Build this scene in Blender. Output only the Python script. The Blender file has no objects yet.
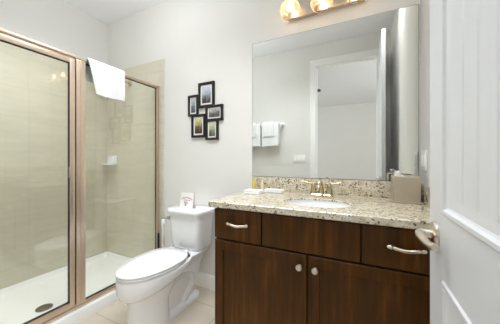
import bpy, bmesh, math, random
from mathutils import Vector, Matrix
random.seed(7)
sc = bpy.context.scene
C = sc.collection
PI = math.pi

# ---------------------------------------------------------------- camera, world, lamps, exposure
cam_d = bpy.data.cameras.new('camera'); cam = bpy.data.objects.new('camera', cam_d); C.objects.link(cam)
cam_d.sensor_width = 36.0; cam_d.lens = 230/500*36; cam_d.shift_y = -2.5/500; cam_d.clip_start = 0.02
cam.location = (0, 0, 1.16); cam.rotation_euler = (PI/2, 0, math.radians(26))
sc.camera = cam
w = bpy.data.worlds.new('world'); sc.world = w; w.use_nodes = True
w.node_tree.nodes['Background'].inputs[0].default_value = (0.9, 0.95, 1, 1)
w.node_tree.nodes['Background'].inputs[1].default_value = 0.3
def lamp(name, typ, loc, power, col=(1, 1, 1), size=None, rot=(0, 0, 0)):
    d = bpy.data.lights.new(name, typ); d.energy = power; d.color = col
    if typ == 'AREA':
        d.shape = 'RECTANGLE'; d.size, d.size_y = size
    else:
        d.shadow_soft_size = size
    o = bpy.data.objects.new(name, d); C.objects.link(o); o.location = loc; o.rotation_euler = rot
    return o
l_ = lamp('bathroom_overhead_fill', 'AREA', (-0.85, 0.85, 2.735), 12.8, (0.93, 0.97, 1), (1.5, 0.55)); l_.data.spread = math.radians(105)  # added soft overhead fill for the whole room, no fixture behind it
lamp('bathroom_upper_fill', 'POINT', (-1.50, 0.95, 2.40), 7.5, (0.93, 0.97, 1), 0.15)  # added fill to lift the ceiling and upper left wall; nothing hangs here
l_ = lamp('door_gap_fill', 'AREA', (0.19, 0.97, 2.735), 2.6, (1, 0.99, 0.98), (0.2, 0.2)); l_.data.spread = math.radians(110)  # added fill aimed at the dark gap behind the open door
l_ = lamp('shower_overhead_fill', 'AREA', (-2.25, 0.85, 2.735), 6.6, (0.95, 0.98, 1), (0.35, 0.9)); l_.data.spread = math.radians(80)  # added fill that brightens the shower interior from above
lamp('bedroom_side_fill', 'AREA', (1.95, -1.1, 1.6), 29, (0.93, 0.97, 1), (2.2, 1.8), (0, math.radians(90), 0))  # added side fill for the bedroom; this wall has no window
lamp('bedroom_side_fill', 'AREA', (-3.35, -1.1, 1.6), 29, (0.93, 0.97, 1), (2.2, 1.8), (0, math.radians(-90), 0))  # second added bedroom fill, from the opposite windowless wall
sc.view_settings.view_transform = 'Standard'; sc.view_settings.look = 'None'
sc.view_settings.gamma = 1; sc.view_settings.use_curve_mapping = False
sc.view_settings.exposure = 0.30
sc.cycles.max_bounces = 14; sc.cycles.diffuse_bounces = 8; sc.cycles.glossy_bounces = 8
sc.cycles.transparent_max_bounces = 24; sc.cycles.use_denoising = True
sc.cycles.sample_clamp_indirect = 6
sc.cycles.caustics_reflective = False; sc.cycles.caustics_refractive = False

# ---------------------------------------------------------------- material helpers
def srgb(r, g, b):
    f = lambda c: (c/255/12.92) if c/255 <= 0.04045 else ((c/255+0.055)/1.055)**2.4
    return (f(r), f(g), f(b), 1)
class NT:
    def __init__(s, name):
        s.m = bpy.data.materials.new(name); s.m.use_nodes = True; s.t = s.m.node_tree
        s.b = s.t.nodes['Principled BSDF']; s.out = s.t.nodes['Material Output']
    def n(s, typ, **kw):
        o = s.t.nodes.new(typ)
        for k, v in kw.items(): setattr(o, k, v)
        return o
    def l(s, a, b): s.t.links.new(a, b)
    def coord(s, scale=(1, 1, 1), swz=None):
        tc = s.n('ShaderNodeTexCoord'); v = tc.outputs['Object']
        if swz:
            sp = s.n('ShaderNodeSeparateXYZ'); cb = s.n('ShaderNodeCombineXYZ'); s.l(v, sp.inputs[0])
            for i, a in enumerate(swz):
                if a is not None: s.l(sp.outputs[a], cb.inputs[i])
            v = cb.outputs[0]
        mp = s.n('ShaderNodeMapping'); mp.inputs['Scale'].default_value = scale; s.l(v, mp.inputs[0])
        return mp
    def noise(s, v, scale, detail=4, rough=0.55):
        o = s.n('ShaderNodeTexNoise'); o.inputs['Scale'].default_value = scale; o.inputs['Detail'].default_value = detail
        o.inputs['Roughness'].default_value = rough; s.l(v.outputs[0], o.inputs['Vector']); return o
    def ramp(s, fac, stops):
        r = s.n('ShaderNodeValToRGB'); e = r.color_ramp.elements
        while len(e) < len(stops): e.new(0.5)
        for i, (p, c) in enumerate(stops): e[i].position = p; e[i].color = c
        s.l(fac, r.inputs[0]); return r
    def mix(s, fac, a, b, typ='MIX'):
        m = s.n('ShaderNodeMix', data_type='RGBA', blend_type=typ)
        if hasattr(fac, 'is_output'): s.l(fac, m.inputs[0])
        else: m.inputs[0].default_value = fac
        for v, i in ((a, 6), (b, 7)):
            if hasattr(v, 'is_output'): s.l(v, m.inputs[i])
            else: m.inputs[i].default_value = v
        return m.outputs[2]
    def base(s, v):
        if hasattr(v, 'is_output'): s.l(v, s.b.inputs['Base Color'])
        else: s.b.inputs['Base Color'].default_value = v
    def bump(s, h, strength=0.2, dist=0.002):
        b = s.n('ShaderNodeBump'); b.inputs['Strength'].default_value = strength; b.inputs['Distance'].default_value = dist
        s.l(h, b.inputs['Height']); s.l(b.outputs[0], s.b.inputs['Normal'])
    def set(s, **kw):
        for k, v in kw.items(): s.b.inputs[k.replace('_', ' ')].default_value = v
        return s
def plain(name, col, rough=0.5, metal=0.0, var=0.06, vscale=9, bump=0.0, bscale=60, **kw):
    n = NT(name); c = n.coord(); nz = n.noise(c, vscale)
    dk = tuple(x*(1-var) for x in col[:3]) + (1,)
    lt = tuple(min(1, x*(1+var)) for x in col[:3]) + (1,)
    n.base(n.ramp(nz.outputs[0], [(0.3, dk), (0.7, lt)]).outputs[0])
    n.set(Roughness=rough, Metallic=metal, **kw)
    if bump: n.bump(n.noise(c, bscale).outputs[0], bump)
    return n.m
def emit(name, col, strength):
    n = NT(name); n.base(col); n.b.inputs['Emission Color'].default_value = col; n.b.inputs['Emission Strength'].default_value = strength
    return n.m
def tile_mat(name, swz, offs):
    n = NT(name); c = n.coord((1, 1, 1), swz); c.inputs['Location'].default_value = offs
    br = n.n('ShaderNodeTexBrick', offset=0.0)
    br.inputs['Scale'].default_value = 1; br.inputs['Brick Width'].default_value = 0.335; br.inputs['Row Height'].default_value = 0.26
    br.inputs['Mortar Size'].default_value = 0.0022; br.inputs['Mortar Smooth'].default_value = 0.3
    br.inputs['Color1'].default_value = srgb(218, 212, 196); br.inputs['Color2'].default_value = srgb(214, 208, 192)
    br.inputs['Mortar'].default_value = srgb(204, 198, 184)
    n.l(c.outputs[0], br.inputs['Vector'])
    c2 = n.coord((1, 1, 6)); nz = n.noise(c2, 3.2, 5)
    vein = n.ramp(nz.outputs[0], [(0.35, (0.95, 0.945, 0.93, 1)), (0.65, (1.03, 1.03, 1.02, 1))])
    n.base(n.mix(1.0, br.outputs['Color'], vein.outputs[0], 'MULTIPLY'))
    n.set(Roughness=0.28); n.bump(br.outputs['Fac'], -0.25, 0.001)
    return n.m
def glass_mat(name, tint, refl=0.05, rough=0.0):
    n = NT(name); n.t.nodes.remove(n.b)
    tr = n.n('ShaderNodeBsdfTransparent'); tr.inputs[0].default_value = tint
    gl = n.n('ShaderNodeBsdfGlossy'); gl.inputs['Roughness'].default_value = rough
    lw = n.n('ShaderNodeLayerWeight'); lw.inputs[0].default_value = 0.5
    pw = n.n('ShaderNodeMath', operation='POWER'); pw.inputs[1].default_value = 5; n.l(lw.outputs['Facing'], pw.inputs[0])
    ma = n.n('ShaderNodeMath', operation='MULTIPLY_ADD'); ma.inputs[1].default_value = 0.9; ma.inputs[2].default_value = refl; n.l(pw.outputs[0], ma.inputs[0])
    mx = n.n('ShaderNodeMixShader'); n.l(ma.outputs[0], mx.inputs[0]); n.l(tr.outputs[0], mx.inputs[1]); n.l(gl.outputs[0], mx.inputs[2])
    n.l(mx.outputs[0], n.out.inputs[0]); return n.m

M = {}
M['wall'] = plain('painted_wall', srgb(231, 230, 227), 0.6, var=0.012, vscale=3, bump=0.05, bscale=180)
M['ceiling'] = plain('ceiling_paint', srgb(244, 245, 249), 0.75, var=0.01, vscale=4, bump=0.08, bscale=120)
M['trim'] = plain('white_trim_paint', srgb(249, 249, 248), 0.3, var=0.01)
M['door_white'] = plain('white_door_paint', srgb(226, 228, 231), 0.32, var=0.012, vscale=4)
M['tile_x'] = tile_mat('shower_tile_long_wall', (1, 2, None), (0.02, -1.79+0.26*10, 0))
M['tile_y'] = tile_mat('shower_tile_end_wall', (0, 2, None), (0.02, -1.79+0.26*10, 0))
M['pan'] = plain('white_acrylic', srgb(235, 236, 236), 0.22, var=0.01)
M['ceramic'] = plain('white_ceramic', srgb(238, 239, 241), 0.08, var=0.006, Coat_Weight=0.3)
M['seat'] = plain('white_plastic', srgb(238, 239, 242), 0.16, var=0.006)
M['towel'] = plain('white_terry', srgb(242, 243, 244), 0.95, var=0.02, vscale=60, bump=0.5, bscale=420)
M['champagne'] = plain('champagne_metal', srgb(222, 203, 184), 0.34, 0.85, var=0.03, vscale=40)
M['nickel'] = plain('satin_nickel', srgb(214, 204, 190), 0.28, 1.0, var=0.03, vscale=30)
M['brass'] = plain('polished_brass_nickel', srgb(206, 188, 156), 0.16, 1.0, var=0.03, vscale=30)
M['chrome'] = plain('chrome', srgb(205, 205, 207), 0.12, 1.0, var=0.02)
M['drain'] = plain('dull_drain_metal', srgb(112, 104, 92), 0.4, 0.9, var=0.2, vscale=120)
M['dark'] = plain('dark_gasket', srgb(34, 29, 25), 0.5, var=0.1)
M['black_frame'] = plain('black_frame', srgb(26, 24, 24), 0.35, var=0.1)
M['mat_white'] = plain('white_mat_board', srgb(238, 236, 232), 0.8, var=0.01)
M['cap_yellow'] = plain('yellow_shampoo', srgb(214, 194, 96), 0.3, var=0.05)
M['lotion'] = plain('cream_lotion', srgb(232, 220, 186), 0.3, var=0.04)
M['tissue_cover'] = plain('taupe_leatherette', srgb(172, 161, 144), 0.42, var=0.05, vscale=14, bump=0.12, bscale=260)
M['tissue_side'] = plain('brown_leatherette', srgb(84, 66, 52), 0.45, var=0.08, vscale=14, bump=0.12, bscale=260)
M['tissue'] = plain('white_tissue', srgb(244, 244, 244), 0.95, var=0.01)
M['plate'] = plain('switch_plate_plastic', srgb(240, 240, 238), 0.3, var=0.01)
M['pink'] = plain('dull_pink_print', srgb(176, 128, 134), 0.8, var=0.1)
M['grey_print'] = plain('grey_print', srgb(110, 104, 106), 0.8, var=0.1)
M['card'] = plain('white_card', srgb(244, 240, 240), 0.7, var=0.01)
M['mirror'] = plain('mirror_silver', (0.86, 0.88, 0.85, 1), 0.0, 1.0, var=0.0)
M['mirror_edge'] = plain('mirror_edge', srgb(96, 100, 98), 0.3, 0.5, var=0.05)
M['glass'] = glass_mat('shower_glass', (0.968, 0.978, 0.952, 1), 0.065)
M['shade_glass'] = glass_mat('lamp_shade_glass', (0.98, 0.84, 0.70, 1), 0.12, 0.12)
M['bulb'] = emit('lit_bulb', (1, 0.87, 0.70, 1), 14)
M['fan_dark'] = plain('dark_fan_blade', srgb(58, 50, 46), 0.45, var=0.1)
M['carpet'] = plain('bedroom_carpet', srgb(176, 166, 150), 0.95, var=0.08, vscale=80, bump=0.4, bscale=300)
n = NT('peach_lamp_glass'); n.t.nodes.remove(n.b)
tl = n.n('ShaderNodeBsdfTranslucent'); tl.inputs[0].default_value = (1, 0.82, 0.64, 1); tp = n.n('ShaderNodeBsdfTransparent'); tp.inputs[0].default_value = (1, 0.95, 0.88, 1)
gl = n.n('ShaderNodeBsdfGlossy'); gl.inputs['Roughness'].default_value = 0.1
m1 = n.n('ShaderNodeMixShader'); m1.inputs[0].default_value = 0.55; n.l(tl.outputs[0], m1.inputs[1]); n.l(tp.outputs[0], m1.inputs[2])
m2 = n.n('ShaderNodeMixShader'); m2.inputs[0].default_value = 0.05; n.l(m1.outputs[0], m2.inputs[1]); n.l(gl.outputs[0], m2.inputs[2]); n.l(m2.outputs[0], n.out.inputs[0]); M['shade_glass'] = n.m

def wood():
    n = NT('espresso_wood'); c = n.coord((14, 14, 1.1)); nz = n.noise(c, 2.2, 7, 0.6)
    c2 = n.coord((1, 1, 0.6)); nb = n.noise(c2, 3.0, 3)
    a = n.ramp(nz.outputs[0], [(0.25, srgb(52, 29, 0)), (0.55, srgb(80, 49, 8)), (0.85, srgb(120, 74, 22))])
    b = n.ramp(nb.outputs[0], [(0.3, (0.75, 0.72, 0.7, 1)), (0.7, (1.25, 1.22, 1.2, 1))])
    n.base(n.mix(1.0, a.outputs[0], b.outputs[0], 'MULTIPLY')); n.set(Roughness=0.36); n.b.inputs['Specular IOR Level'].default_value = 0.2
    n.bump(nz.outputs[0], 0.05); return n.m
M['wood'] = wood()
def granite():
    n = NT('speckled_granite'); c = n.coord()
    big = n.noise(c, 26, 5, 0.65)
    a = n.ramp(big.outputs[0], [(0.30, srgb(168, 152, 132)), (0.46, srgb(208, 199, 177)), (0.60, srgb(224, 218, 202)), (0.75, srgb(184, 170, 148))])
    v = n.n('ShaderNodeTexVoronoi'); v.inputs['Scale'].default_value = 130; n.l(c.outputs[0], v.inputs['Vector'])
    cell = n.n('ShaderNodeSeparateColor'); n.l(v.outputs['Color'], cell.inputs[0])
    tone = n.ramp(cell.outputs[0], [(0.0, (0.16, 0.14, 0.13, 1)), (0.075, (0.24, 0.21, 0.19, 1)), (0.095, (0.82, 0.78, 0.72, 1)), (0.5, (0.98, 0.98, 0.97, 1)), (1.0, (1.08, 1.08, 1.08, 1))])
    col = n.mix(1.0, a.outputs[0], tone.outputs[0], 'MULTIPLY')
    sp = n.noise(c, 85, 3, 0.7)
    msk = n.ramp(sp.outputs[0], [(0.60, (0, 0, 0, 1)), (0.66, (1, 1, 1, 1))])
    col = n.mix(msk.outputs[0], col, srgb(112, 94, 78))
    n.base(col); n.set(Roughness=0.12, Coat_Weight=0.2); return n.m
M['granite'] = granite()
def floor_tile():
    n = NT('beige_floor_tile'); c = n.coord(); c.inputs['Location'].default_value = (0.07, 0.30, 0)
    br = n.n('ShaderNodeTexBrick', offset=0.0)
    for k, v in (('Scale', 1), ('Brick Width', 0.45), ('Row Height', 0.45), ('Mortar Size', 0.003), ('Mortar Smooth', 0.2)): br.inputs[k].default_value = v
    br.inputs['Color1'].default_value = srgb(206, 195, 180); br.inputs['Color2'].default_value = srgb(201, 190, 175); br.inputs['Mortar'].default_value = srgb(166, 154, 140)
    n.l(c.outputs[0], br.inputs['Vector']); nz = n.noise(c, 7, 6, 0.6)
    mm = n.ramp(nz.outputs[0], [(0.3, (0.92, 0.915, 0.91, 1)), (0.7, (1.05, 1.05, 1.05, 1))])
    n.base(n.mix(1.0, br.outputs['Color'], mm.outputs[0], 'MULTIPLY')); n.set(Roughness=0.33); n.bump(br.outputs['Fac'], -0.3, 0.0015)
    return n.m
M['floor'] = floor_tile()
def picture(name, sky, land, dark, scale):
    n = NT(name); c = n.coord(); nz = n.noise(c, scale, 5, 0.65)
    sp = n.n('ShaderNodeSeparateXYZ'); n.l(c.outputs[0], sp.inputs[0])
    a = n.n('ShaderNodeMath', operation='MULTIPLY_ADD'); a.inputs[1].default_value = -5.0; n.l(sp.outputs[2], a.inputs[0]); n.l(nz.outputs[0], a.inputs[2])
    n.base(n.ramp(a.outputs[0], [(0.25, sky), (0.5, land), (0.78, dark)]).outputs[0]); n.set(Roughness=0.4); return n.m

# ---------------------------------------------------------------- mesh helpers
def box(bm, a, b, bev=0.0, seg=2):
    r = bmesh.ops.create_cube(bm, size=1.0)['verts']
    for v in r:
        v.co = Vector(((a[i]+b[i])/2 + v.co[i]*(b[i]-a[i]) for i in range(3)))
    if bev > 0:
        es = list({e for v in r for e in v.link_edges})
        bmesh.ops.bevel(bm, geom=es, offset=bev, segments=seg, affect='EDGES', profile=0.6)
def loft(bm, rings, cap0=True, cap1=True, closed=True):
    R = [[bm.verts.new(p) for p in ring] for ring in rings]
    n = len(R[0])
    for i in range(len(R)-1):
        for j in range(n if closed else n-1):
            k = (j+1) % n
            bm.faces.new((R[i][j], R[i][k], R[i+1][k], R[i+1][j]))
    if cap0: bm.faces.new(R[0][::-1])
    if cap1: bm.faces.new(R[-1])
def tube(bm, pts, rad, n=14, cap=True):
    pts = [Vector(p) for p in pts]
    if not isinstance(rad, (list, tuple)): rad = [rad]*len(pts)
    t0 = (pts[1]-pts[0]).normalized(); up = Vector((0, 0, 1)) if abs(t0.z) < 0.9 else Vector((1, 0, 0))
    rings = []; side = None
    for i, p in enumerate(pts):
        t = (pts[min(i+1, len(pts)-1)] - pts[max(i-1, 0)]).normalized()
        side = (t.cross(up) if side is None else (side - t*side.dot(t))).normalized()
        u = side.cross(t)
        rings.append([p + (side*math.cos(2*PI*k/n) + u*math.sin(2*PI*k/n))*rad[i] for k in range(n)])
    loft(bm, rings, cap, cap)
def lathe(bm, origin, axis, prof, n=28, cap0=True, cap1=True):
    """prof: (distance along axis, radius)"""
    ax = Vector(axis).normalized(); up = Vector((0, 0, 1)) if abs(ax.z) < 0.9 else Vector((1, 0, 0))
    s = ax.cross(up).normalized(); u = ax.cross(s); o = Vector(origin)
    loft(bm, [[o + ax*d + (s*math.cos(2*PI*k/n) + u*math.sin(2*PI*k/n))*max(r, 1e-4) for k in range(n)] for d, r in prof], cap0, cap1)
def rrect(x0, x1, y0, y1, r, z, n=6):
    out = []
    for cx, cy, a0 in ((x1-r, y1-r, 0), (x0+r, y1-r, 90), (x0+r, y0+r, 180), (x1-r, y0+r, 270)):
        for k in range(n+1):
            a = math.radians(a0 + 90*k/n); out.append(Vector((cx+r*math.cos(a), cy+r*math.sin(a), z)))
    return out
def spline(pts, n=8):
    P = [Vector(p) for p in pts]; P = [2*P[0]-P[1]] + P + [2*P[-1]-P[-2]]; out = []
    for i in range(1, len(P)-2):
        for k in range(n):
            t = k/n; a, b, c, d = P[i-1:i+3]
            out.append(0.5*((2*b) + (c-a)*t + (2*a-5*b+4*c-d)*t*t + (3*b-a-3*c+d)*t**3))
    out.append(P[-2]); return out
def obj(name, bm, mat, parent=None, sharp=35, origin=None):
    """links bm as one mesh; coordinates are given in world space, moved to the parent's or origin's frame"""
    bmesh.ops.remove_doubles(bm, verts=bm.verts, dist=1e-6)
    bmesh.ops.recalc_face_normals(bm, faces=bm.faces)
    me = bpy.data.meshes.new(name); bm.to_mesh(me); bm.free()
    for p in me.polygons: p.use_smooth = True
    me.set_sharp_from_angle(angle=math.radians(sharp))
    for m in (mat if isinstance(mat, (list, tuple)) else [mat]): me.materials.append(m)
    o = bpy.data.objects.new(name, me); C.objects.link(o)
    base = Vector((0, 0, 0)); q = parent
    while q is not None: base += q.location; q = q.parent
    if origin is None:
        xs = [v.co for v in me.vertices]
        origin = Vector((sum((min(c[i] for c in xs), max(c[i] for c in xs)))/2 for i in range(3)))
        if parent is None: origin.z = min(c.z for c in xs)
    origin = Vector(origin)
    me.transform(Matrix.Translation(-origin)); o.location = origin - base
    if parent is not None: o.parent = parent
    return o
def boxo(name, a, b, mat, parent=None, bev=0.0, **kw):
    bm = bmesh.new(); box(bm, a, b, bev); return obj(name, bm, mat, parent, **kw)
def tag(o, label, cat, group=None):
    o['label'] = label; o['category'] = cat
    if group: o['group'] = group
    return o
def thing(name, label, cat, loc, group=None):
    o = bpy.data.objects.new(name, None); C.objects.link(o); o.location = loc; o.empty_display_size = 0.05
    return tag(o, label, cat, group)
def struct(o): o['kind'] = 'structure'; return o
def copy_tree(o, parent=None):
    c = o.copy(); C.objects.link(c)
    if parent is not None: c.parent = parent
    for ch in list(o.children): copy_tree(ch, c)
    return c

# ================================================================ SETTING
XL, XR, YB, YF, H = -2.70, 0.315, 1.70, 0.10, 2.75       # bathroom walls
DX0, DX1, DH = -0.585, 0.165, 2.46                        # doorway in the front wall
YO = -0.02                                                # bedroom side of that wall
bm = bmesh.new(); box(bm, (-3.4, -3.95, -0.1), (2.0, YO, 0.0)); f = obj('floor_bedroom', bm, M['carpet'], origin=(0, 0, 0)); struct(f)
bm = bmesh.new(); box(bm, (XL-0.1, YO, -0.1), (XR+0.1, YB+0.1, 0.0)); struct(obj('floor', bm, M['floor'], origin=(0, 0, 0)))
bm = bmesh.new(); box(bm, (XL-0.1, YO, H), (XR+0.1, YB+0.1, H+0.1)); struct(obj('ceiling', bm, M['ceiling']))
bm = bmesh.new(); box(bm, (-3.4, -3.95, H), (2.0, YO, H+0.1)); struct(obj('ceiling_bedroom', bm, M['ceiling']))
struct(boxo('wall_back', (XL-0.1, YB, 0), (XR+0.1, YB+0.1, H), M['wall']))
struct(boxo('wall_left', (XL-0.1, YO, 0), (XL, YB, H), M['wall']))
struct(boxo('wall_right', (XR, YO, 0), (XR+0.1, YB, H), M['wall']))
bm = bmesh.new()
box(bm, (-3.4, YO, 0), (DX0-0.012, YF, H)); box(bm, (DX1+0.012, YO, 0), (2.0, YF, H)); box(bm, (DX0-0.012, YO, DH+0.012), (DX1+0.012, YF, H))
struct(obj('wall_front', bm, M['wall']))
struct(boxo('wall_bedroom_far', (-3.4, -3.95, 0), (2.0, -3.85, H), M['wall']))
struct(boxo('wall_bedroom_left', (-3.5, -3.95, 0), (-3.4, YO, H), M['wall']))
struct(boxo('wall_bedroom_right', (2.0, -3.95, 0), (2.1, YO, H), M['wall']))
# shower tiling on three walls, with the bullnose strip that runs past the glass
TH = 2.17
struct(boxo('wall_left_tile', (XL, YF, 0.0), (XL+0.01, YB, TH), M['tile_x'], origin=(XL, 0, 0), bev=0.002))
bm = bmesh.new(); box(bm, (XL+0.01, YB-0.01, 0), (-1.835, YB, TH), 0.002); box(bm, (-1.833, YB-0.012, 0), (-1.785, YB, TH), 0.004)
struct(obj('wall_back_tile', bm, M['tile_y'], origin=(0, YB, 0)))
struct(boxo('wall_front_tile', (XL+0.01, YF, 0), (-1.785, YF+0.01, TH), M['tile_y'], origin=(0, YF, 0), bev=0.002))
# baseboards
def baseboard(name, a, b, axis):
    bm = bmesh.new(); hgt = 0.125
    prof = [(0, 0), (0.014, 0), (0.014, hgt-0.03), (0.011, hgt-0.02), (0.009, hgt-0.006), (0.004, hgt), (0, hgt)]
    (x0, y0), (x1, y1) = a, b; nx, ny = axis
    loft(bm, [[Vector((x+nx*d, y+ny*d, z)) for d, z in prof] for x, y in ((x0, y0), (x1, y1))])
    struct(obj(name, bm, M['trim']))
baseboard('baseboard_back', (-1.785, YB), (-0.79, YB), (0, -1))
baseboard('baseboard_front', (-1.785, YF), (DX0-0.075, YF), (0, 1))
baseboard('baseboard_right', (XR, YF), (XR, 1.1), (-1, 0))
# door casing on both faces and the jamb lining
bm = bmesh.new(); cw = 0.072
for y0, y1 in ((YF, YF+0.016), (YO-0.016, YO)):
    box(bm, (DX0-cw, y0, 0), (DX0, y1, DH), 0.003); box(bm, (DX1, y0, 0), (DX1+cw, y1, DH), 0.003); box(bm, (DX0-cw, y0, DH), (DX1+cw, y1, DH+cw+0.012), 0.003)
    for ox in (DX0-cw+0.008, DX1+cw-0.026):
        box(bm, (ox, y0-0.006 if y0 < 0 else y1-0.004, 0), (ox+0.018, y1-0.01 if y0 < 0 else y1+0.006, DH), 0.003)
box(bm, (DX0-0.012, YO, 0), (DX0, YF, DH)); box(bm, (DX1, YO, 0), (DX1+0.012, YF, DH)); box(bm, (DX0-0.012, YO, DH), (DX1+0.012, YF, DH+0.012))
box(bm, (DX0, YO+0.03, 0), (DX0+0.011, YO+0.07, DH)); box(bm, (DX0, YO+0.03, DH-0.011), (DX1, YO+0.07, DH))
struct(obj('trim_1', bm, M['trim'], sharp=30))

# ================================================================ DOOR (swung open against the right wall)
DXa, DXb, DY0, DY1, DZ0, DZ1 = 0.170, 0.205, 0.125, 0.797, 0.012, 2.44
def door_slab():
    bm = bmesh.new()
    up = (0.225, 0.682, 1.031, 2.30); lo = (0.225, 0.682, 0.25, 0.878)
    mid = (DXa+DXb)/2
    for side in (0, 1):
        xf = DXa if side == 0 else DXb; sgn = 1 if side == 0 else -1     # sgn: into the slab
        ys = [DY0, up[0], up[1], DY1]; zs = [DZ0, lo[2], lo[3], up[2], up[3], DZ1]
        grid = [[bm.verts.new((xf, y, z)) for z in zs] for y in ys]
        for i in range(3):
            for j in range(5):
                if i == 1 and j in (1, 3): continue
                bm.faces.new((grid[i][j], grid[i+1][j], grid[i+1][j+1], grid[i][j+1]))
        for (y0, y1, z0, z1), plank in ((up, True), (lo, False)):
            prof = [(0, 0), (0.004, -0.004), (0.012, -0.004), (0.016, 0.002), (0.020, 0.004), (0.035, 0.006)]
            zi = lambda i: i + (max(0, i-0.02)*0.5 if plank else 0)
            rings = [[Vector((xf+sgn*d, y0+i, z0+zi(i))), Vector((xf+sgn*d, y1-i, z0+zi(i))), Vector((xf+sgn*d, y1-i, z1-i)), Vector((xf+sgn*d, y0+i, z1-i))] for i, d in prof]
            if plank:
                loft(bm, rings, False, False)
                a, b, c, d = y0+0.035, y1-0.035, z0+zi(0.035), z1-0.035
                k = round((b-a)/0.0625); st = (b-a)/k; g = 0.006; dp = -0.0025
                pr = []
                for q in range(k):
                    pr += [(a+q*st + (g if q else 0), 0.006), (a+(q+1)*st - (g if q < k-1 else 0), 0.006)]
                    if q < k-1: pr += [(a+(q+1)*st-g*0.3, 0.006+dp), (a+(q+1)*st+g*0.3, 0.006+dp)]
                loft(bm, [[Vector((xf+sgn*dd, yy, zz)) for yy, dd in pr] for zz in (c, d)], False, False, closed=False)
            else:
                r2 = [(0.10, 0.0045), (0.104, 0.003)]
                rings += [[Vector((xf+sgn*d, y0+i, z0+i)), Vector((xf+sgn*d, y1-i, z0+i)), Vector((xf+sgn*d, y1-i, z1-i)), Vector((xf+sgn*d, y0+i, z1-i))] for i, d in r2]
                loft(bm, rings, False, True)
    # edges
    ys = [DY0, up[0], up[1], DY1]; zs = [DZ0, lo[2], lo[3], up[2], up[3], DZ1]
    for j in range(5):
        for y in (DY0, DY1):
            bm.faces.new([bm.verts.new(p) for p in ((DXa, y, zs[j]), (DXb, y, zs[j]), (DXb, y, zs[j+1]), (DXa, y, zs[j+1]))])
    for i in range(3):
        for z in (DZ0, DZ1):
            bm.faces.new([bm.verts.new(p) for p in ((DXa, ys[i], z), (DXb, ys[i], z), (DXb, ys[i+1], z), (DXa, ys[i+1], z))])
    return bm
door = obj('door_1', door_slab(), M['door_white'], sharp=20, origin=(0.1875, DY0, 0.012)); struct(door)
def lever(sx):
    xf = DXa if sx < 0 else DXb; yc, zc = 0.737, 0.968
    bm = bmesh.new()
    lathe(bm, (xf, yc, zc), (sx, 0, 0), [(0, 0.033), (0.004, 0.033), (0.008, 0.030), (0.011, 0.022), (0.013, 0.014)], 32)
    ro = obj('door_handle', bm, M['nickel'], door)
    bm = bmesh.new()
    P = spline([(xf+sx*0.010, yc, zc), (xf+sx*0.029, yc, zc+0.001), (xf+sx*0.036, yc-0.008, zc+0.001), (xf+sx*0.037, yc-0.028, zc-0.001), (xf+sx*0.035, yc-0.052, zc-0.004), (xf+sx*0.031, yc-0.078, zc-0.006), (xf+sx*0.024, yc-0.095, zc-0.005)], 6)
    n = len(P)
    tube(bm, P, [0.0115 - 0.003*(i/n) for i in range(n)], 14)
    obj('lever', bm, M['nickel'], ro)
lever(-1); lever(1)
for z in (0.25, 0.95, 1.6, 2.25):
    bm = bmesh.new(); lathe(bm, (0.212, DY0-0.004, z-0.045), (0, 0, 1), [(0, 0.006), (0.09, 0.006)], 12); obj('hinge', bm, M['nickel'], door)

# ================================================================ SHOWER
SX = -1.862
bm = bmesh.new()
x0, x1, y0, y1 = XL+0.01, -1.81, YF+0.01, YB-0.01
def pring(xa, xb, ya, yb, r, z): return rrect(xa, xb, ya, yb, r, z, 5)
loft(bm, [pring(x0, x1, y0, y1, 0.004, 0), pring(x0, x1, y0, y1, 0.008, 0.075), pring(x0+0.003, x1-0.006, y0+0.003, y1-0.003, 0.01, 0.085), pring(x0+0.016, -1.93, y0+0.016, y1-0.016, 0.02, 0.085),
          pring(x0+0.022, -1.945, y0+0.022, y1-0.022, 0.03, 0.078), pring(x0+0.035, -1.955, y0+0.035, y1-0.035, 0.04, 0.046), pring(x0+0.06, -1.98, y0+0.06, y1-0.06, 0.05, 0.038),
          pring(-2.20, -2.14, 0.85, 0.92, 0.02, 0.032)])
pan = obj('shower_pan', bm, M['pan'], sharp=60); tag(pan, 'white acrylic shower base with a raised curb below the glass', 'shower pan')
bm = bmesh.new(); lathe(bm, (-2.17, 0.885, 0.030), (0, 0, 1), [(0, 0.05), (0.006, 0.052), (0.008, 0.047), (0.0065, 0.044), (0.0065, 0.0)], 32, cap1=False)
for a in range(12):
    t = 2*PI*a/12; lathe(bm, (-2.17+0.03*math.cos(t), 0.885+0.03*math.sin(t), 0.036), (0, 0, 1), [(0, 0.005), (0.0018, 0.004)], 8)
obj('drain', bm, M['drain'], pan)

enc = thing('shower_enclosure', 'framed clear glass shower enclosure with champagne metal rails on white curb', 'shower enclosure', (SX, 0.9, 0.085))
ch = M['champagne']; y0, y1 = YF+0.012, YB-0.012
bm = bmesh.new(); box(bm, (SX-0.022, y0, 1.886), (SX+0.024, y1, 1.903), 0.003); box(bm, (SX-0.016, y0, 1.876), (SX+0.016, y1, 1.887), 0.002)
obj('header_rail', bm, ch, enc)
bm = bmesh.new(); box(bm, (SX-0.022, y0, 0.0845), (SX+0.026, y1, 0.108), 0.003); box(bm, (SX-0.012, y0, 0.107), (SX+0.016, y1, 0.116), 0.002)
obj('sill_track', bm, ch, enc)
bm = bmesh.new(); box(bm, (SX-0.016, 1.660, 0.108), (SX+0.016, y1, 1.88), 0.003); obj('wall_jamb', bm, ch, enc)
bm = bmesh.new(); box(bm, (SX-0.018, y0, 0.108), (SX+0.018, y0+0.05, 1.88), 0.003); obj('wall_jamb', bm, ch, enc)
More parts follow.
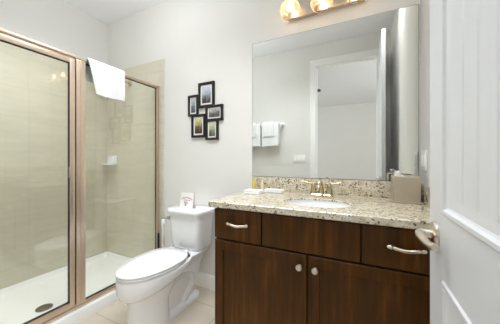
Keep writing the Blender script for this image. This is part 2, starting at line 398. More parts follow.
bm = bmesh.new(); box(bm, (SX-0.02, 0.936, 0.108), (SX+0.022, 0.998, 1.886), 0.004); box(bm, (SX+0.02, 0.963, 0.11), (SX+0.027, 0.971, 1.886), 0.001); obj('post', bm, ch, enc)
bm = bmesh.new(); box(bm, (SX-0.004, 0.997, 0.113), (SX+0.004, 1.664, 1.88)); gp = obj('glass_panel', bm, M['glass'], enc); gp['label'] = 'fixed clear glass pane'
bm = bmesh.new()
gx0, gx1 = SX-0.006, SX+0.006
box(bm, (gx0, 0.998, 0.115), (gx1, 1.002, 1.876)); box(bm, (gx0, 1.657, 0.115), (gx1, 1.660, 1.876)); box(bm, (gx0, 0.998, 1.870), (gx1, 1.66, 1.877)); box(bm, (gx0, 0.998, 0.115), (gx1, 1.66, 0.123))
gk = obj('gasket', bm, M['dark'], enc); gk['label'] = 'dark rubber seal around the fixed pane'
bm = bmesh.new(); box(bm, (SX+0.014, 1.667, 0.27), (SX+0.026, 1.684, 0.42), 0.003); obj('bracket', bm, M['dark'], enc)
# hinged door of the shower
da, db = 0.16, 0.928
bm = bmesh.new()
box(bm, (SX-0.008, db-0.029-0.004, 0.118), (SX+0.022, db, 1.874), 0.003); box(bm, (SX-0.008, da, 0.118), (SX+0.022, da+0.05, 1.874), 0.003)
box(bm, (SX-0.008, da+0.05, 1.841), (SX+0.022, db-0.032, 1.874), 0.003); box(bm, (SX-0.008, da+0.05, 0.118), (SX+0.022, db-0.032, 0.155), 0.003)
sd = obj('shower_door', bm, ch, enc)
bm = bmesh.new(); box(bm, (SX+0.002, da+0.04, 0.15), (SX+0.009, db-0.02, 1.85)); obj('door_glass', bm, M['glass'], sd)
bm = bmesh.new(); a, b, c, d = da+0.05, db-0.029-0.004, 0.155, 1.841; x0, x1 = SX, SX+0.018
box(bm, (x0, b-0.003, c), (x1, b, d)); box(bm, (x0, a, c), (x1, a+0.003, d)); box(bm, (x0, a, d-0.004), (x1, b, d)); box(bm, (x0, a, c), (x1, b, c+0.004))
obj('gasket', bm, M['dark'], sd)
bm = bmesh.new(); box(bm, (SX+0.021, db-0.040, 1.03), (SX+0.036, db-0.031, 1.11), 0.003); obj('pull', bm, M['nickel'], sd)
bm = bmesh.new(); box(bm, (SX-0.006, db+0.001, 0.12), (SX+0.016, 0.936, 1.872)); obj('door_seal', bm, M['dark'], enc)

# towel hung over the header rail
def hang_towel():
    bm = bmesh.new(); th = 0.009; rows = []
    xo = 0.030
    path = [(-xo-0.004, 1.765), (-xo-0.003, 1.79), (-xo-0.001, 1.83), (-xo, 1.885), (-0.026, 1.908), (0, 1.913), (0.026, 1.909), (xo+0.002, 1.885), (xo+0.005, 1.84), (xo+0.008, 1.78), (xo+0.008, 1.715), (xo+0.009, 1.664)]
    path = spline([(p[0], p[1], 0) for p in path], 4); N = 22
    def pt(i, j, off):
        p = path[i]; q = path[min(i+1, len(path)-1)] - path[max(i-1, 0)]; nrm = Vector((-q.y, q.x, 0)).normalized()
        t = j/N; s = i/(len(path)-1)
        drop = max(0, (1.912-p.y))
        front = s > 0.5
        yl = 1.006 + (drop*0.22 if front else 0.02*s) ; yr = 1.298 - (drop*0.03 if front else 0.0)
        y = yl + (yr-yl)*t
        wave = 0.004*math.sin(t*9+s*4)*min(1, drop*7) + (0.003*math.sin(t*17+1))*min(1, drop*5)
        z = p.y - (0.004+0.010*t+0.005*math.sin(t*5))*(1 if front else 0.5)*min(1, drop*4)
        if drop > 0.15: wave = abs(wave)*(1 if front else -1)
        return Vector((SX + p.x + nrm.x*off + wave, y, z + nrm.y*off))
    n = len(path)
    top = [[bm.verts.new(pt(i, j, th)) for j in range(N+1)] for i in range(n)]
    bot = [[bm.verts.new(pt(i, j, 0.0005)) for j in range(N+1)] for i in range(n)]
    for i in range(n-1):
        for j in range(N):
            bm.faces.new((top[i][j], top[i+1][j], top[i+1][j+1], top[i][j+1])); bm.faces.new((bot[i][j], bot[i][j+1], bot[i+1][j+1], bot[i+1][j]))
    for i in range(n-1):
        bm.faces.new((top[i][0], bot[i][0], bot[i+1][0], top[i+1][0])); bm.faces.new((top[i][N], top[i+1][N], bot[i+1][N], bot[i][N]))
    for j in range(N):
        bm.faces.new((top[0][j], top[0][j+1], bot[0][j+1], bot[0][j])); bm.faces.new((top[-1][j], bot[-1][j], bot[-1][j+1], top[-1][j+1]))
    return bm
tag(obj('bath_towel', hang_towel(), M['towel'], sharp=70), 'white towel draped over the top rail of the glass shower', 'towel')

# shower head on the end wall
sh = thing('shower_fixture', 'champagne shower arm and head on tiled wall, behind the draped towel', 'shower head', (-2.29, YB-0.01, 1.99))
bm = bmesh.new(); lathe(bm, (-2.29, YB-0.01, 1.99), (0, -1, 0), [(0, 0.032), (0.006, 0.031), (0.014, 0.018), (0.016, 0.012)], 24); obj('flange', bm, M['brass'], sh)
bm = bmesh.new(); tube(bm, spline([(-2.29, YB-0.018, 1.99), (-2.29, YB-0.07, 1.995), (-2.29, YB-0.12, 1.975), (-2.29, YB-0.155, 1.935)], 6), 0.0095, 12); obj('arm', bm, M['brass'], sh)
bm = bmesh.new(); lathe(bm, (-2.29, YB-0.150, 1.941), (0, -0.6, -0.8), [(0, 0.012), (0.02, 0.014), (0.03, 0.022), (0.06, 0.042), (0.07, 0.043), (0.073, 0.036), (0.07, 0.0)], 24, cap1=False); obj('spray_head', bm, M['brass'], sh)
# soap dish on the end wall, beside the corner
sdh = thing('soap_dish', 'small white ceramic soap dish on the tiled shower wall by the corner', 'soap dish', (-2.585, YB-0.01, 1.10))
bm = bmesh.new(); box(bm, (-2.665, YB-0.022, 1.10), (-2.505, YB-0.01, 1.205), 0.005)
lathe(bm, (-2.585, YB-0.02, 1.157), (0, -1, 0), [(0, 0.036), (0.006, 0.036), (0.007, 0.031), (0.004, 0.028), (0.004, 0.0)], 28)
obj('back_plate', bm, M['ceramic'], sdh)
bm = bmesh.new(); loft(bm, [rrect(-2.65, -2.52, YB-0.085, YB-0.02, 0.015, 1.092), rrect(-2.66, -2.51, YB-0.10, YB-0.018, 0.02, 1.10), rrect(-2.665, -2.505, YB-0.105, YB-0.016, 0.022, 1.116), rrect(-2.659, -2.511, YB-0.098, YB-0.022, 0.02, 1.117), rrect(-2.652, -2.518, YB-0.09, YB-0.028, 0.018, 1.104)])
obj('tray', bm, M['ceramic'], sdh)

# ================================================================ TOILET
tx = -1.335
def egg(hw, yf, yb, z, n=48, back=2.6):
    """outline: pointed elliptical front toward -y, squarer back toward +y"""
    yc = yb - 0.42*(yb-yf); out = []
    for k in range(n):
        a = 2*PI*k/n; c, s = math.cos(a), math.sin(a)
        if s < 0: x, y = c*hw, yc + s*(yc-yf); x = math.copysign(hw*abs(c)**0.95, c)
        else: x = math.copysign(hw*abs(c)**(2/back), c); y = yc + (yb-yc)*abs(s)**(2/back)
        out.append(Vector((tx+x, y, z)))
    return out
t = thing('toilet', 'white two-piece elongated toilet with closed lid against the back wall', 'toilet', (tx, 1.35, 0))
bm = bmesh.new()
def tilt(ring, k): return [Vector((p.x, p.y, p.z + k*max(0, p.y-0.95))) for p in ring]
loft(bm, [egg(0.112, 0.980, 1.27, 0.0), egg(0.112, 0.980, 1.27, 0.01), egg(0.108, 0.985, 1.26, 0.10), egg(0.108, 0.985, 1.26, 0.18), egg(0.114, 0.980, 1.29, 0.225),
          tilt(egg(0.126, 0.968, 1.36, 0.248), 0.16), tilt(egg(0.148, 0.944, 1.42, 0.264), 0.20), tilt(egg(0.167, 0.927, 1.44, 0.282), 0.18), tilt(egg(0.178, 0.918, 1.45, 0.305), 0.15), tilt(egg(0.183, 0.914, 1.46, 0.34), 0.07), egg(0.183, 0.915, 1.47, 0.39), egg(0.180, 0.918, 1.47, 0.402), egg(0.172, 0.926, 1.46, 0.406)])
loft(bm, [rrect(tx-0.098, tx+0.098, 1.14, 1.61, 0.08, 0.0), rrect(tx-0.098, tx+0.098, 1.14, 1.61, 0.08, 0.026), rrect(tx-0.090, tx+0.090, 1.14, 1.60, 0.08, 0.036), rrect(tx-0.066, tx+0.066, 1.14, 1.56, 0.05, 0.05), rrect(tx-0.064, tx+0.064, 1.14, 1.55, 0.05, 0.20), rrect(tx-0.085, tx+0.085, 1.14, 1.60, 0.06, 0.31)])
loft(bm, [rrect(tx-0.070, tx+0.070, 1.36, 1.62, 0.04, 0.20), rrect(tx-0.085, tx+0.085, 1.36, 1.645, 0.05, 0.30), rrect(tx-0.110, tx+0.110, 1.36, 1.66, 0.05, 0.355), rrect(tx-0.140, tx+0.140, 1.36, 1.67, 0.05, 0.390), rrect(tx-0.143, tx+0.143, 1.36, 1.67, 0.05, 0.402), rrect(tx-0.138, tx+0.138, 1.365, 1.665, 0.05, 0.406)])
for s in (-1, 1):      # trapway relief on both flanks
    tube(bm, spline([(tx+s*0.050, 1.22, 0.20), (tx+s*0.054, 1.32, 0.255), (tx+s*0.056, 1.42, 0.255), (tx+s*0.055, 1.49, 0.20), (tx+s*0.053, 1.49, 0.13), (tx+s*0.053, 1.43, 0.07), (tx+s*0.052, 1.39, 0.03)], 6), [0.03]*13+[0.033]*24, 14)
    lathe(bm, (tx+s*0.098, 1.42, 0.026), (0, 0, 1), [(0, 0.015), (0.014, 0.013), (0.02, 0.006)], 16)
obj('bowl', bm, M['ceramic'], t, sharp=50)
def ringpair(z0, z1, hw, yf, yb, dome):
    e = 0.006
    return [egg(hw-e, yf+e, yb-e, z0), egg(hw, yf, yb, z0+e*0.7), egg(hw, yf, yb, z1-e), egg(hw-e*0.7, yf+e*0.7, yb-e*0.7, z1), egg(hw*0.7, yf+(yb-yf)*0.15, yb-(yb-yf)*0.12, z1+dome*0.7), egg(hw*0.3, yf+(yb-yf)*0.38, yb-(yb-yf)*0.3, z1+dome)]
bm = bmesh.new(); loft(bm, ringpair(0.407, 0.424, 0.180, 0.915, 1.415, 0.0)); obj('seat', bm, M['seat'], t, sharp=60)
bm = bmesh.new(); loft(bm, ringpair(0.4255, 0.440, 0.181, 0.913, 1.42, 0.006)); lid = obj('lid', bm, M['seat'], t, sharp=60)
for s in (-1, 1):
    bm = bmesh.new(); box(bm, (tx+s*0.075-0.024, 1.395, 0.404), (tx+s*0.075+0.024, 1.435, 0.438), 0.008, 3); obj('hinge', bm, M['seat'], t)
bm = bmesh.new()
def trr(hw, yf, r, z, yb=1.685): return rrect(tx-hw, tx+hw, yf, yb, r, z, 8)
loft(bm, [trr(0.140, 1.50, 0.05, 0.4055), trr(0.152, 1.485, 0.06, 0.414), trr(0.160, 1.477, 0.06, 0.44), trr(0.174, 1.468, 0.06, 0.60), trr(0.181, 1.464, 0.06, 0.705)])
tank = obj('tank', bm, M['ceramic'], t, sharp=50)
bm = bmesh.new(); loft(bm, [trr(0.183, 1.461, 0.062, 0.706), trr(0.195, 1.450, 0.07, 0.708, 1.69), trr(0.197, 1.448, 0.07, 0.715, 1.69), trr(0.197, 1.448, 0.07, 0.728, 1.69), trr(0.196, 1.454, 0.068, 0.738, 1.686), trr(0.18, 1.47, 0.06, 0.742, 1.67)])
obj('tank_lid', bm, M['ceramic'], t, sharp=50)
bm = bmesh.new(); lathe(bm, (tx-0.158, 1.482, 0.658), (-0.5, -0.85, 0), [(0, 0.017), (0.014, 0.017), (0.018, 0.013), (0.024, 0.010)], 16)
tube(bm, [(tx-0.166, 1.466, 0.658), (tx-0.19, 1.458, 0.657), (tx-0.225, 1.456, 0.652), (tx-0.232, 1.456, 0.651)], [0.006, 0.006, 0.0075, 0.006], 10)
lv = obj('flush_lever', bm, M['chrome'], t); lv['label'] = 'chrome flush lever'
# tent card standing on the tank lid
card = thing('tent_card', 'small folded white paper card with pink print standing on the toilet tank', 'card', (-1.352, 1.555, 0.742))
bm = bmesh.new(); a, b, z0, z1 = -1.425, -1.285, 0.7425, 0.872
loft(bm, [[Vector((x, y, z)) for y, z in ((1.528, z0), (1.5505, z1), (1.5525, z1), (1.575, z0), (1.5735, z0), (1.5515, z1-0.004), (1.5295, z0))] for x in (a, b)])
obj('folded_sheet', bm, M['card'], card)
def on_card(u, v, wd, hg, bm):      # a flat stroke lying on the sloping front face
    y = 1.528 + 0.0225*(v-z0)/(z1-z0)
    box(bm, (u-wd/2, y-0.0015, v-hg/2), (u+wd/2, y+0.0005, v+hg/2))
bm = bmesh.new()
for k in range(9):
    x = (k-4)/4; on_card(-1.355+x*0.052, 0.828-0.010*x*x+0.004*(k % 2), 0.008, 0.011, bm)
for k in range(6):
    on_card(-1.355+(k-2.5)*0.012, 0.810, 0.007, 0.007, bm)
obj('print', bm, M['pink'], card)
bm = bmesh.new()
for k, (u, v, ww, hh) in enumerate([(-1.375, 0.792, 0.014, 0.010), (-1.352, 0.794, 0.016, 0.006), (-1.367, 0.778, 0.008, 0.016), (-1.350, 0.780, 0.018, 0.005), (-1.362, 0.766, 0.022, 0.005)]): on_card(u, v, ww, hh, bm)
obj('emblem', bm, M['grey_print'], card)
# brush between toilet and shower
br = thing('toilet_brush', 'white toilet brush standing in holder between toilet and shower wall', 'toilet brush', (-1.715, 1.615, 0))
bm = bmesh.new(); lathe(bm, (-1.715, 1.615, 0), (0, 0, 1), [(0, 0.045), (0.004, 0.047), (0.11, 0.042), (0.125, 0.038), (0.125, 0.034), (0.11, 0.033), (0.01, 0.03)], 24); obj('holder', bm, M['seat'], br)
bm = bmesh.new(); tube(bm, [(-1.715, 1.615, 0.02), (-1.715, 1.615, 0.3), (-1.715, 1.615, 0.50), (-1.715, 1.615, 0.53), (-1.715, 1.615, 0.55), (-1.715, 1.615, 0.58), (-1.715, 1.615, 0.592)], [0.010, 0.010, 0.0105, 0.016, 0.019, 0.016, 0.006], 14); obj('handle', bm, M['seat'], br)

# ================================================================ COLLAGE PHOTO FRAME
cf = thing('collage_photo_frame', 'black collage of five joined photo frames on the wall above the toilet', 'picture frame', (-1.27, YB, 1.35))
YW = YB
def pic(x0, x1, z0, z1, m, fw, mw, kind):
    z0 -= 0.010; z1 -= 0.012; x0 += 0.003; x1 -= 0.004
    bm = bmesh.new(); yf = YW-0.022
    prof = [(0, YW-0.0005), (0, yf+0.004), (0.003, yf), (fw-0.004, yf+0.001), (fw, yf+0.007), (fw, YW-0.004)]
    loft(bm, [[Vector((x0+i, y, z0+i)), Vector((x1-i, y, z0+i)), Vector((x1-i, y, z1-i)), Vector((x0+i, y, z1-i))] for i, y in prof], False, False)
    fr = obj('photo_frame', bm, M['black_frame'], cf)
    i = fw-0.001; bm = bmesh.new(); box(bm, (x0+i, YW-0.009, z0+i), (x1-i, YW-0.004, z1-i)); obj('mat_board', bm, M['mat_white'], fr)
    i = fw+mw; bm = bmesh.new(); box(bm, (x0+i, YW-0.0105, z0+i), (x1-i, YW-0.0085, z1-i)); obj('photo', bm, kind, fr)
G = lambda v: srgb(v, v, v)
pics = [picture('harbour_photo', srgb(196, 204, 222), srgb(150, 152, 160), srgb(60, 60, 62), 22), picture('river_photo', srgb(190, 200, 206), srgb(120, 136, 146), srgb(70, 80, 88), 26),
        picture('street_photo', G(205), G(110), G(45), 30), picture('tree_photo', srgb(206, 208, 150), srgb(120, 112, 70), srgb(60, 52, 40), 24), picture('garden_photo', srgb(206, 214, 186), srgb(150, 156, 130), srgb(74, 80, 62), 28)]
pic(-1.352, -1.172, 1.640, 1.868, pics[0], 0.023, 0.016, pics[0])
pic(-1.472, -1.350, 1.572, 1.768, pics[1], 0.020, 0.013, pics[1])
pic(-1.272, -1.082, 1.512, 1.655, pics[2], 0.022, 0.012, pics[2])
pic(-1.432, -1.268, 1.372, 1.586, pics[3], 0.022, 0.015, pics[3])
pic(-1.270, -1.130, 1.344, 1.530, pics[4], 0.021, 0.014, pics[4])

# ================================================================ VANITY
VX0, VX1, VF = -0.784, 0.308, 1.130            # cabinet sides, front of doors
CT0, CT1 = 0.885, 0.920                        # countertop slab
va = thing('vanity_cabinet', 'dark espresso wood bathroom vanity cabinet under granite top', 'vanity', (-0.24, 1.4, 0))
bm = bmesh.new(); box(bm, (VX0, VF+0.02, 0.10), (VX0+0.018, YB-0.002, CT0-0.001), 0.001); box(bm, (VX1-0.018, VF+0.02, 0.10), (VX1, YB-0.002, CT0-0.001), 0.001)
box(bm, (VX0, VF+0.02, 0.10), (VX1, YB-0.002, 0.118)); box(bm, (VX0, VF+0.02, 0.10), (VX0+0.04, VF+0.04, CT0-0.001)); box(bm, (VX1-0.04, VF+0.02, 0.10), (VX1, VF+0.04, CT0-0.001))
box(bm, (VX0, VF+0.02, 0.845), (VX1, VF+0.04, CT0-0.001)); box(bm, (VX0, VF+0.02, 0.675), (VX1, VF+0.04, 0.72)); box(bm, (-0.503, VF+0.02, 0.69), (-0.463, VF+0.04, 0.86)); box(bm, (-0.025, VF+0.02, 0.69), (0.015, VF+0.04, 0.86))
box(bm, (-0.265, VF+0.02, 0.10), (-0.22, VF+0.04, 0.69)); box(bm, (VX0, YB-0.012, 0.10), (VX1, YB-0.002, CT0-0.001))
obj('body', bm, M['wood'], va)
boxo('toe_kick', (VX0+0.005, VF+0.09, 0.0), (VX1-0.005, VF+0.105, 0.10), M['wood'], va)
def pull(xc, zc, par):
    bm = bmesh.new(); y = VF
    for s in (-1, 1):
        lathe(bm, (xc+s*0.048, y, zc), (0, -1, 0), [(0, 0.0075), (0.003, 0.0075), (0.010, 0.005), (0.022, 0.0055), (0.028, 0.004)], 12)
    P = spline([(xc-0.066, y-0.020, zc+0.001), (xc-0.058, y-0.023, zc+0.002), (xc-0.045, y-0.025, zc), (xc-0.036, y-0.027, zc-0.001), (xc, y-0.031, zc-0.005), (xc+0.036, y-0.027, zc-0.001), (xc+0.045, y-0.025, zc), (xc+0.058, y-0.023, zc+0.002), (xc+0.066, y-0.020, zc+0.001)], 5)
    R = [0.003, .006, .0085, .0075, .0055, .005, .006, .0068, .007, .0066]
    def rr(t):
        d = abs(t-0.5)*2
        return 0.0072 if d < 0.45 else (0.0048 if d < 0.60 else (0.0085 if d < 0.9 else 0.0045))
    tube(bm, P, [rr(i/(len(P)-1)) for i in range(len(P))], 12)
    h = obj('handle', bm, M['nickel'], par); h['label'] = 'satin nickel bow pull'
def slab(name, x0, x1, z0, z1):
    bm = bmesh.new(); box(bm, (x0, VF, z0), (x1, VF+0.0195, z1), 0.003); return obj(name, bm, M['wood'], va)
d1 = slab('drawer', VX0, -0.4865, 0.702, 0.872); pull(-0.622, 0.797, d1)
slab('false_drawer_front', -0.4795, -0.0085, 0.702, 0.872)
d2 = slab('drawer', -0.0015, VX1, 0.702, 0.872); pull(0.160, 0.797, d2)
def shaker(x0, x1, z0, z1, kx):
    bm = bmesh.new(); sw = 0.056; e = 0.004
    rect = lambda i, y: [Vector((x0+i, y, z0+i)), Vector((x1-i, y, z0+i)), Vector((x1-i, y, z1-i)), Vector((x0+i, y, z1-i))]
    loft(bm, [rect(0, VF+0.0195), rect(0, VF+e), rect(e, VF), rect(sw, VF), rect(sw+0.002, VF+0.009), rect(sw+0.010, VF+0.010)])
    d = obj('door', bm, M['wood'], va)
    bm = bmesh.new(); lathe(bm, (kx, VF, 0.633), (0, -1, 0), [(0, 0.009), (0.003, 0.009), (0.006, 0.006), (0.013, 0.006), (0.017, 0.012), (0.021, 0.0155), (0.026, 0.015), (0.030, 0.010), (0.031, 0.001)], 20)
    k = obj('knob', bm, M['nickel'], d); k['label'] = 'round satin nickel knob'
shaker(VX0, -0.2445, 0.115, 0.692, -0.277); shaker(-0.2395, VX1, 0.115, 0.692, -0.201)

# countertop with an oval cut-out
SCX, SCY, SA, SB = -0.232, 1.325, 0.186, 0.136
def oval(a, b, z, n=48): return [Vector((SCX+a*math.cos(2*PI*k/n), SCY+b*math.sin(2*PI*k/n), z)) for k in range(n)]
def outline(x0, x1, y0, y1, z, n=48):      # points on the rectangle in the directions of the oval's points
    out = []
    for k in range(n):
        c, s = math.cos(2*PI*k/n), math.sin(2*PI*k/n)
        tt = min(((x1-SCX)/c if c > 1e-9 else (x0-SCX)/c if c < -1e-9 else 1e9), ((y1-SCY)/s if s > 1e-9 else (y0-SCY)/s if s < -1e-9 else 1e9))
        out.append(Vector((SCX+c*tt, SCY+s*tt, z)))
    for cx, cy in ((x0, y0), (x1, y0), (x0, y1), (x1, y1)):
        k = min(range(n), key=lambda q: (out[q].x-cx)**2 + (out[q].y-cy)**2); out[k] = Vector((cx, cy, z))
    return out
cx0, cx1, cy0, cy1 = -0.802, XR, 1.095, YB
bm = bmesh.new(); b = 0.004
UC = CT1-0.013
loft(bm, [oval(SA, SB, UC), oval(SA+0.03, SB+0.03, UC), oval(SA+0.032, SB+0.032, CT0), outline(cx0+b, cx1, cy0+b, cy1, CT0), outline(cx0, cx1, cy0, cy1, CT0+b), outline(cx0, cx1, cy0, cy1, CT1-b), outline(cx0+b, cx1, cy0+b, cy1, CT1), oval(SA+0.003, SB+0.003, CT1), oval(SA, SB, CT1-0.003), oval(SA, SB, UC)], False, False)
ct = obj('countertop', bm, M['granite'], sharp=30, origin=(0, 0, 0)); tag(ct, 'speckled beige granite countertop on the dark vanity', 'countertop')
bm = bmesh.new(); box(bm, (cx0, YB-0.02, CT1), (XR-0.0, YB-0.0005, 1.022), 0.002); tag(obj('backsplash', bm, M['granite'], origin=(0, 0, 0)), 'granite backsplash strip under the mirror, behind the faucet', 'backsplash')
bm = bmesh.new(); box(bm, (XR-0.02, 1.10, CT1), (XR-0.0005, YB-0.0205, 1.022), 0.002); tag(obj('side_splash', bm, M['granite'], origin=(0, 0, 0)), 'granite side splash on the right wall beside the tissue box', 'backsplash')
# undermount basin
sk = thing('sink', 'white oval undermount sink basin in the granite countertop', 'sink', (SCX, SCY, 0.75))
bm = bmesh.new()
zt = UC-0.0005
prof = [(1.0, zt), (0.99, zt-0.012), (0.965, zt-0.036), (0.90, zt-0.066), (0.78, zt-0.090), (0.55, zt-0.105), (0.25, zt-0.112), (0.09, zt-0.114)]
inner = [oval((SA+0.004)*q, (SB+0.004)*q, z) for q, z in prof]
outer = [oval((SA+0.004)*q+0.010, (SB+0.004)*q+0.010, z-0.010) for q, z in prof[::-1]]
loft(bm, inner[::-1] + [oval(SA+0.028, SB+0.028, zt), oval(SA+0.028, SB+0.028, zt-0.008)] + outer[::-1], True, True)
obj('basin', bm, M['ceramic'], sk, sharp=60)
bm = bmesh.new(); lathe(bm, (SCX, SCY, zt-0.124), (0, 0, 1), [(0, 0.02), (0.009, 0.02), (0.012, 0.026), (0.013, 0.024), (0.010, 0.016), (0.012, 0.0)], 24, cap1=False); obj('drain', bm, M['nickel'], sk)
# faucet
FX, FY = -0.245, 1.585
fa = thing('faucet', 'gold-toned two-handle faucet on the counter behind the sink', 'faucet', (FX, FY, CT1))
bm = bmesh.new(); loft(bm, [rrect(FX-0.078, FX+0.078, FY-0.026, FY+0.026, 0.025, CT1), rrect(FX-0.080, FX+0.080, FY-0.028, FY+0.028, 0.027, CT1+0.006), rrect(FX-0.074, FX+0.074, FY-0.022, FY+0.022, 0.021, CT1+0.013)]); obj('base', bm, M['brass'], fa)
for s in (-1, 1):
    bm = bmesh.new(); lathe(bm, (FX+s*0.051, FY, CT1+0.010), (0, 0, 1), [(0, 0.024), (0.012, 0.022), (0.05, 0.0155), (0.058, 0.0145), (0.062, 0.0165), (0.070, 0.0165), (0.076, 0.010), (0.077, 0.002)], 24)
    P = spline([(FX+s*0.051, FY, CT1+0.077), (FX+s*0.075, FY-0.003, CT1+0.080), (FX+s*0.105, FY-0.006, CT1+0.085), (FX+s*0.127, FY-0.008, CT1+0.090)], 5)
    tube(bm, P, [0.0075-0.002*i/len(P) for i in range(len(P))], 12); obj('handle', bm, M['brass'], fa)
bm = bmesh.new(); P = spline([(FX, FY, CT1+0.008), (FX, FY+0.001, CT1+0.05), (FX, FY-0.008, CT1+0.078), (FX, FY-0.036, CT1+0.094), (FX, FY-0.074, CT1+0.088), (FX, FY-0.100, CT1+0.066), (FX, FY-0.103, CT1+0.058)], 6)
tube(bm, P, [0.019-0.008*min(1, i/16) for i in range(len(P))], 18); obj('spout', bm, M['brass'], fa)
bm = bmesh.new(); tube(bm, [(FX, FY+0.024, CT1+0.01), (FX, FY+0.024, CT1+0.055), (FX, FY+0.024, CT1+0.060), (FX, FY+0.024, CT1+0.068)], [0.003, 0.003, 0.006, 0.005], 10); obj('lift_rod', bm, M['brass'], fa)
# folded cloths and toiletries at the left end of the counter
def cloth(name, x0, x1, y0, y1, z, hgt, layers, label, rot):
    bm = bmesh.new(); lh = hgt/layers
    for q in range(layers):
        za = z + q*lh; d = 0.002*(q % 2)
        loft(bm, [rrect(x0+d+0.004, x1-d-0.004, y0+d+0.004, y1-d-0.004, 0.01, za), rrect(x0+d, x1-d, y0+d, y1-d, 0.012, za+lh*0.3), rrect(x0+d, x1-d, y0+d, y1-d, 0.012, za+lh*0.7), rrect(x0+d+0.004, x1-d-0.004, y0+d+0.004, y1-d-0.004, 0.01, za+lh)])
    o = obj(name, bm, M['towel'], sharp=70); o.rotation_euler.z = rot
    return tag(o, label, 'washcloth')
cloth('folded_washcloth', -0.752, -0.628, 1.43, 1.53, CT1, 0.026, 2, 'folded white washcloth at the left front, before the yellow bottle', 0.03)
cloth('folded_washcloth', -0.652, -0.508, 1.560, 1.625, CT1, 0.024, 2, 'white folded washcloth nearer the faucet, close to the backsplash', -0.03)
def bottle(x, y, r, hgt, mat, capm, label):
    t = thing('toiletry_bottle', label, 'bottle', (x, y, CT1))
    bm = bmesh.new(); lathe(bm, (x, y, CT1), (0, 0, 1), [(0, r*0.9), (0.003, r), (hgt*0.68, r), (hgt*0.74, r*0.8), (hgt*0.76, r*0.55), (hgt*0.8, r*0.5)], 20); obj('body', bm, mat, t)
    bm = bmesh.new(); lathe(bm, (x, y, CT1+hgt*0.765), (0, 0, 1), [(0, r*0.62), (hgt*0.21, r*0.6), (hgt*0.235, r*0.5)], 16); obj('cap', bm, capm, t)
bottle(-0.756, 1.625, 0.0155, 0.090, M['cap_yellow'], M['cap_yellow'], 'small yellow toiletry bottle standing in front of the backsplash')
bottle(-0.690, 1.630, 0.0105, 0.082, M['lotion'], M['lotion'], 'slim cream toiletry bottle to the right of the yellow bottle')
# tissue box
tb = thing('tissue_box', 'taupe square tissue box on granite counter by the right wall', 'tissue box', (0.222, 1.565, CT1))
bm = bmesh.new(); loft(bm, [rrect(0.156, 0.282, 1.495, 1.635, 0.004, CT1+0.008), rrect(0.156, 0.282, 1.495, 1.635, 0.004, 1.064), rrect(0.159, 0.279, 1.498, 1.632, 0.004, 1.067), rrect(0.17, 0.25, 1.535, 1.595, 0.025, 1.067), rrect(0.172, 0.248, 1.537, 1.593, 0.025, 1.060)])
o = obj('cover', bm, [M['tissue_cover'], M['tissue_side']], tb)
for p in o.data.polygons:
    if p.normal.x > 0.7: p.material_index = 1
bm = bmesh.new(); box(bm, (0.146, 1.489, CT1), (0.292, 1.641, CT1+0.009), 0.002); obj('base', bm, M['tissue_cover'], tb)
bm = bmesh.new(); rnd = random.Random(3); rings = []
for q in range(7):
    s = q/6; rings.append([Vector((0.192 - 0.012*s + (0.022*(1-s*0.55))*math.cos(2*PI*k/16)*(1+0.35*math.sin(3*k+q)), 1.565 - 0.01*s + (0.014*(1-s*0.6))*math.sin(2*PI*k/16)*(1+0.3*math.cos(2*k+q)), 1.058 + 0.034*s + 0.006*math.sin(k*0.9)*s)) for k in range(16)])
loft(bm, rings, False, True); obj('tissue', bm, M['tissue'], tb, sharp=70)

# ================================================================ MIRROR, LIGHT, PLATES, TOWELS OPPOSITE
mi = thing('wall_mirror', 'large frameless rectangular mirror on the wall above the granite backsplash', 'mirror', (-0.25, YB, 1.024))
MX0, MX1, MZ0, MZ1 = -0.806, 0.308, 1.024, 2.100
bm = bmesh.new(); box(bm, (MX0+0.002, YB-0.0065, MZ0+0.002), (MX1-0.002, YB-0.0055, MZ1-0.002)); obj('mirror_glass', bm, M['mirror'], mi)
bm = bmesh.new(); box(bm, (MX0, YB-0.006, MZ0), (MX1, YB-0.0005, MZ1)); obj('mirror_edge', bm, M['mirror_edge'], mi)
vl = thing('vanity_light', 'three-globe vanity light bar glowing warmly above the mirror', 'light fixture', (-0.245, YB, 2.27))
bm = bmesh.new(); box(bm, (-0.50, YB-0.030, 2.212), (0.010, YB-0.0005, 2.335), 0.006); obj('back_plate', bm, M['nickel'], vl)
bm = bmesh.new(); box(bm, (-0.503, YB-0.034, 2.206), (0.013, YB-0.0005, 2.214), 0.002); bp = obj('bar_edge', bm, M['champagne'], vl)
for x in (-0.465, -0.245, -0.025):
    yc, zc = 1.612, 2.228
    bm = bmesh.new(); tube(bm, spline([(x, YB-0.03, 2.29), (x, 1.65, 2.326), (x, 1.622, 2.326), (x, yc, 2.312)], 5), 0.011, 12); lathe(bm, (x, yc, 2.282), (0, 0, 1), [(0, 0.024), (0.03, 0.022), (0.036, 0.012)], 20); ar = obj('arm', bm, M['nickel'], vl)
    bm = bmesh.new(); po = [(0.066, 0.024), (0.060, 0.042), (0.040, 0.062), (0.015, 0.073), (-0.010, 0.075), (-0.030, 0.068), (-0.041, 0.055)]
    lathe(bm, (x, yc, zc), (0, 0, 1), po + [(d, r-0.003) for d, r in po[::-1]] + [po[0]], 32, False, False)
    s_ = obj('lamp_shade', bm, M['shade_glass'], vl, sharp=70)
    bm = bmesh.new(); lathe(bm, (x, yc, zc), (0, 0, 1), [(0.066, 0.012), (0.053, 0.013), (0.042, 0.019), (0.028, 0.024), (0.014, 0.023), (0.004, 0.015), (0.0, 0.002)], 24)
    obj('bulb', bm, M['bulb'], vl, sharp=70)
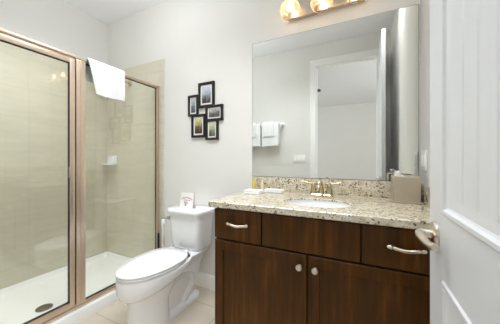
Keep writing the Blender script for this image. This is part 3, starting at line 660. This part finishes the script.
# switch plate on the right wall
def plate_x(name, y0, y1, z0, z1, label, n):
    t = thing(name, label, 'switch plate', (XR, (y0+y1)/2, z0))
    bm = bmesh.new(); box(bm, (XR-0.006, y0, z0), (XR-0.0005, y1, z1), 0.002); obj('cover_plate', bm, M['plate'], t)
    for k in range(n):
        c = y0 + (y1-y0)*(k+0.5)/n; bm = bmesh.new(); box(bm, (XR-0.009, c-0.017, z0+0.024), (XR-0.004, c+0.017, z1-0.024), 0.002); obj('rocker', bm, M['trim'], t)
plate_x('switch_plate', 1.535, 1.652, 1.098, 1.212, 'white two-gang switch plate on the right wall above the tissue box', 2)
t = thing('light_switch', 'wide white switch plate seen in the mirror, beside the doorway', 'switch plate', (-0.815, YF, 1.112))
bm = bmesh.new(); box(bm, (-0.905, YF+0.0005, 1.112), (-0.725, YF+0.006, 1.226), 0.002); obj('cover_plate', bm, M['plate'], t)
for k in range(3):
    c = -0.905+0.18*(k+0.5)/3; bm = bmesh.new(); box(bm, (c-0.017, YF+0.004, 1.136), (c+0.017, YF+0.009, 1.202), 0.002); obj('rocker', bm, M['trim'], t)
# towel bar and two bundles of towels on the wall opposite the mirror
tbz, tby = 1.675, YF+0.062
tr = thing('towel_bar', 'white towel bar seen in the mirror, holding folded towels', 'towel bar', (-1.38, YF, tbz))
for x in (-1.72, -1.062):
    bm = bmesh.new(); lathe(bm, (x, YF+0.0005, tbz), (0, 1, 0), [(0, 0.03), (0.008, 0.029), (0.016, 0.016), (0.055, 0.014), (0.074, 0.016), (0.077, 0.010)], 20); obj('end_post', bm, M['ceramic'], tr)
bm = bmesh.new(); tube(bm, [(-1.72, tby, tbz), (-1.062, tby, tbz)], 0.009, 12); obj('bar', bm, M['ceramic'], tr)
def fold(x0, x1, zb, zt, gap, th, dz, mat):
    """cloth folded over a horizontal bar at tby"""
    bm = bmesh.new(); N = 10; prof = []
    for k in range(N+1):
        a = PI*k/N; prof.append((math.cos(a), math.sin(a)))
    def ring(x, r, drop, e):
        zc = zt - r
        return [Vector((x, tby+r, zb+drop))] + [Vector((x, tby+r*c, zc+r*s)) for c, s in prof] + [Vector((x, tby-r, zb+drop+0.02))]
    rings = []
    for q in range(13):
        s = q/12; x = x0+(x1-x0)*s
        e = min(s, 1-s)*12; sh = 0.003*(1-min(1, e)); 
        o_ = ring(x, gap+th-sh+0.002*math.sin(s*14), dz*s, e); i_ = ring(x, gap, dz*s, e)[::-1]
        rings.append(o_ + i_)
    loft(bm, rings); return obj_bundle(bm, mat)
def obj_bundle(bm, mat): return bm
def bundle(x0, x1, label):
    t = thing('hanging_towel', label, 'towel', ((x0+x1)/2, tby, 1.355), 'towels on the bar opposite')
    obj('bath_towel', fold(x0, x1, 1.355, tbz+0.034, 0.0095, 0.024, 0.012, 0), M['towel'], t, sharp=60)
    w_ = x1-x0
    obj('hand_towel', fold(x0+w_*0.10, x1-w_*0.28, 1.50, tbz+0.048, 0.0345, 0.014, 0.006, 0), M['towel'], t, sharp=60)
bundle(-1.36, -1.10, 'white folded towels seen in the mirror, nearest the bar end by the doorway')
bundle(-1.66, -1.385, 'white folded towels seen in the mirror, at the mirror left edge')
# ceiling fan in the bedroom (one blade tip shows in the mirror)
fc = (-1.22, -1.12)
fan = thing('ceiling_fan', 'dark ceiling fan blade glimpsed through the doorway in the mirror', 'ceiling fan', (fc[0], fc[1], 2.42))
bm = bmesh.new(); lathe(bm, (fc[0], fc[1], 2.42), (0, 0, 1), [(0, 0.04), (0.01, 0.09), (0.06, 0.10), (0.10, 0.06), (0.11, 0.015), (0.30, 0.015), (0.305, 0.06), (0.33, 0.065)], 24); obj('motor', bm, M['fan_dark'], fan)
for k in range(5):
    a = 2*PI*k/5 + 0.12; bm = bmesh.new()
    ca, sa = math.cos(a), math.sin(a)
    pts = [(0.08, 0.02), (0.16, 0.05), (0.40, 0.062), (0.50, 0.055), (0.525, 0.03)]
    ol = [(r, w_) for r, w_ in pts] + [(r, -w_) for r, w_ in pts[::-1]]
    loft(bm, [[Vector((fc[0]+r*ca-w_*sa, fc[1]+r*sa+w_*ca, z + w_*0.15)) for r, w_ in ol] for z in (2.455, 2.462)])
    obj('blade', bm, M['fan_dark'], fan)
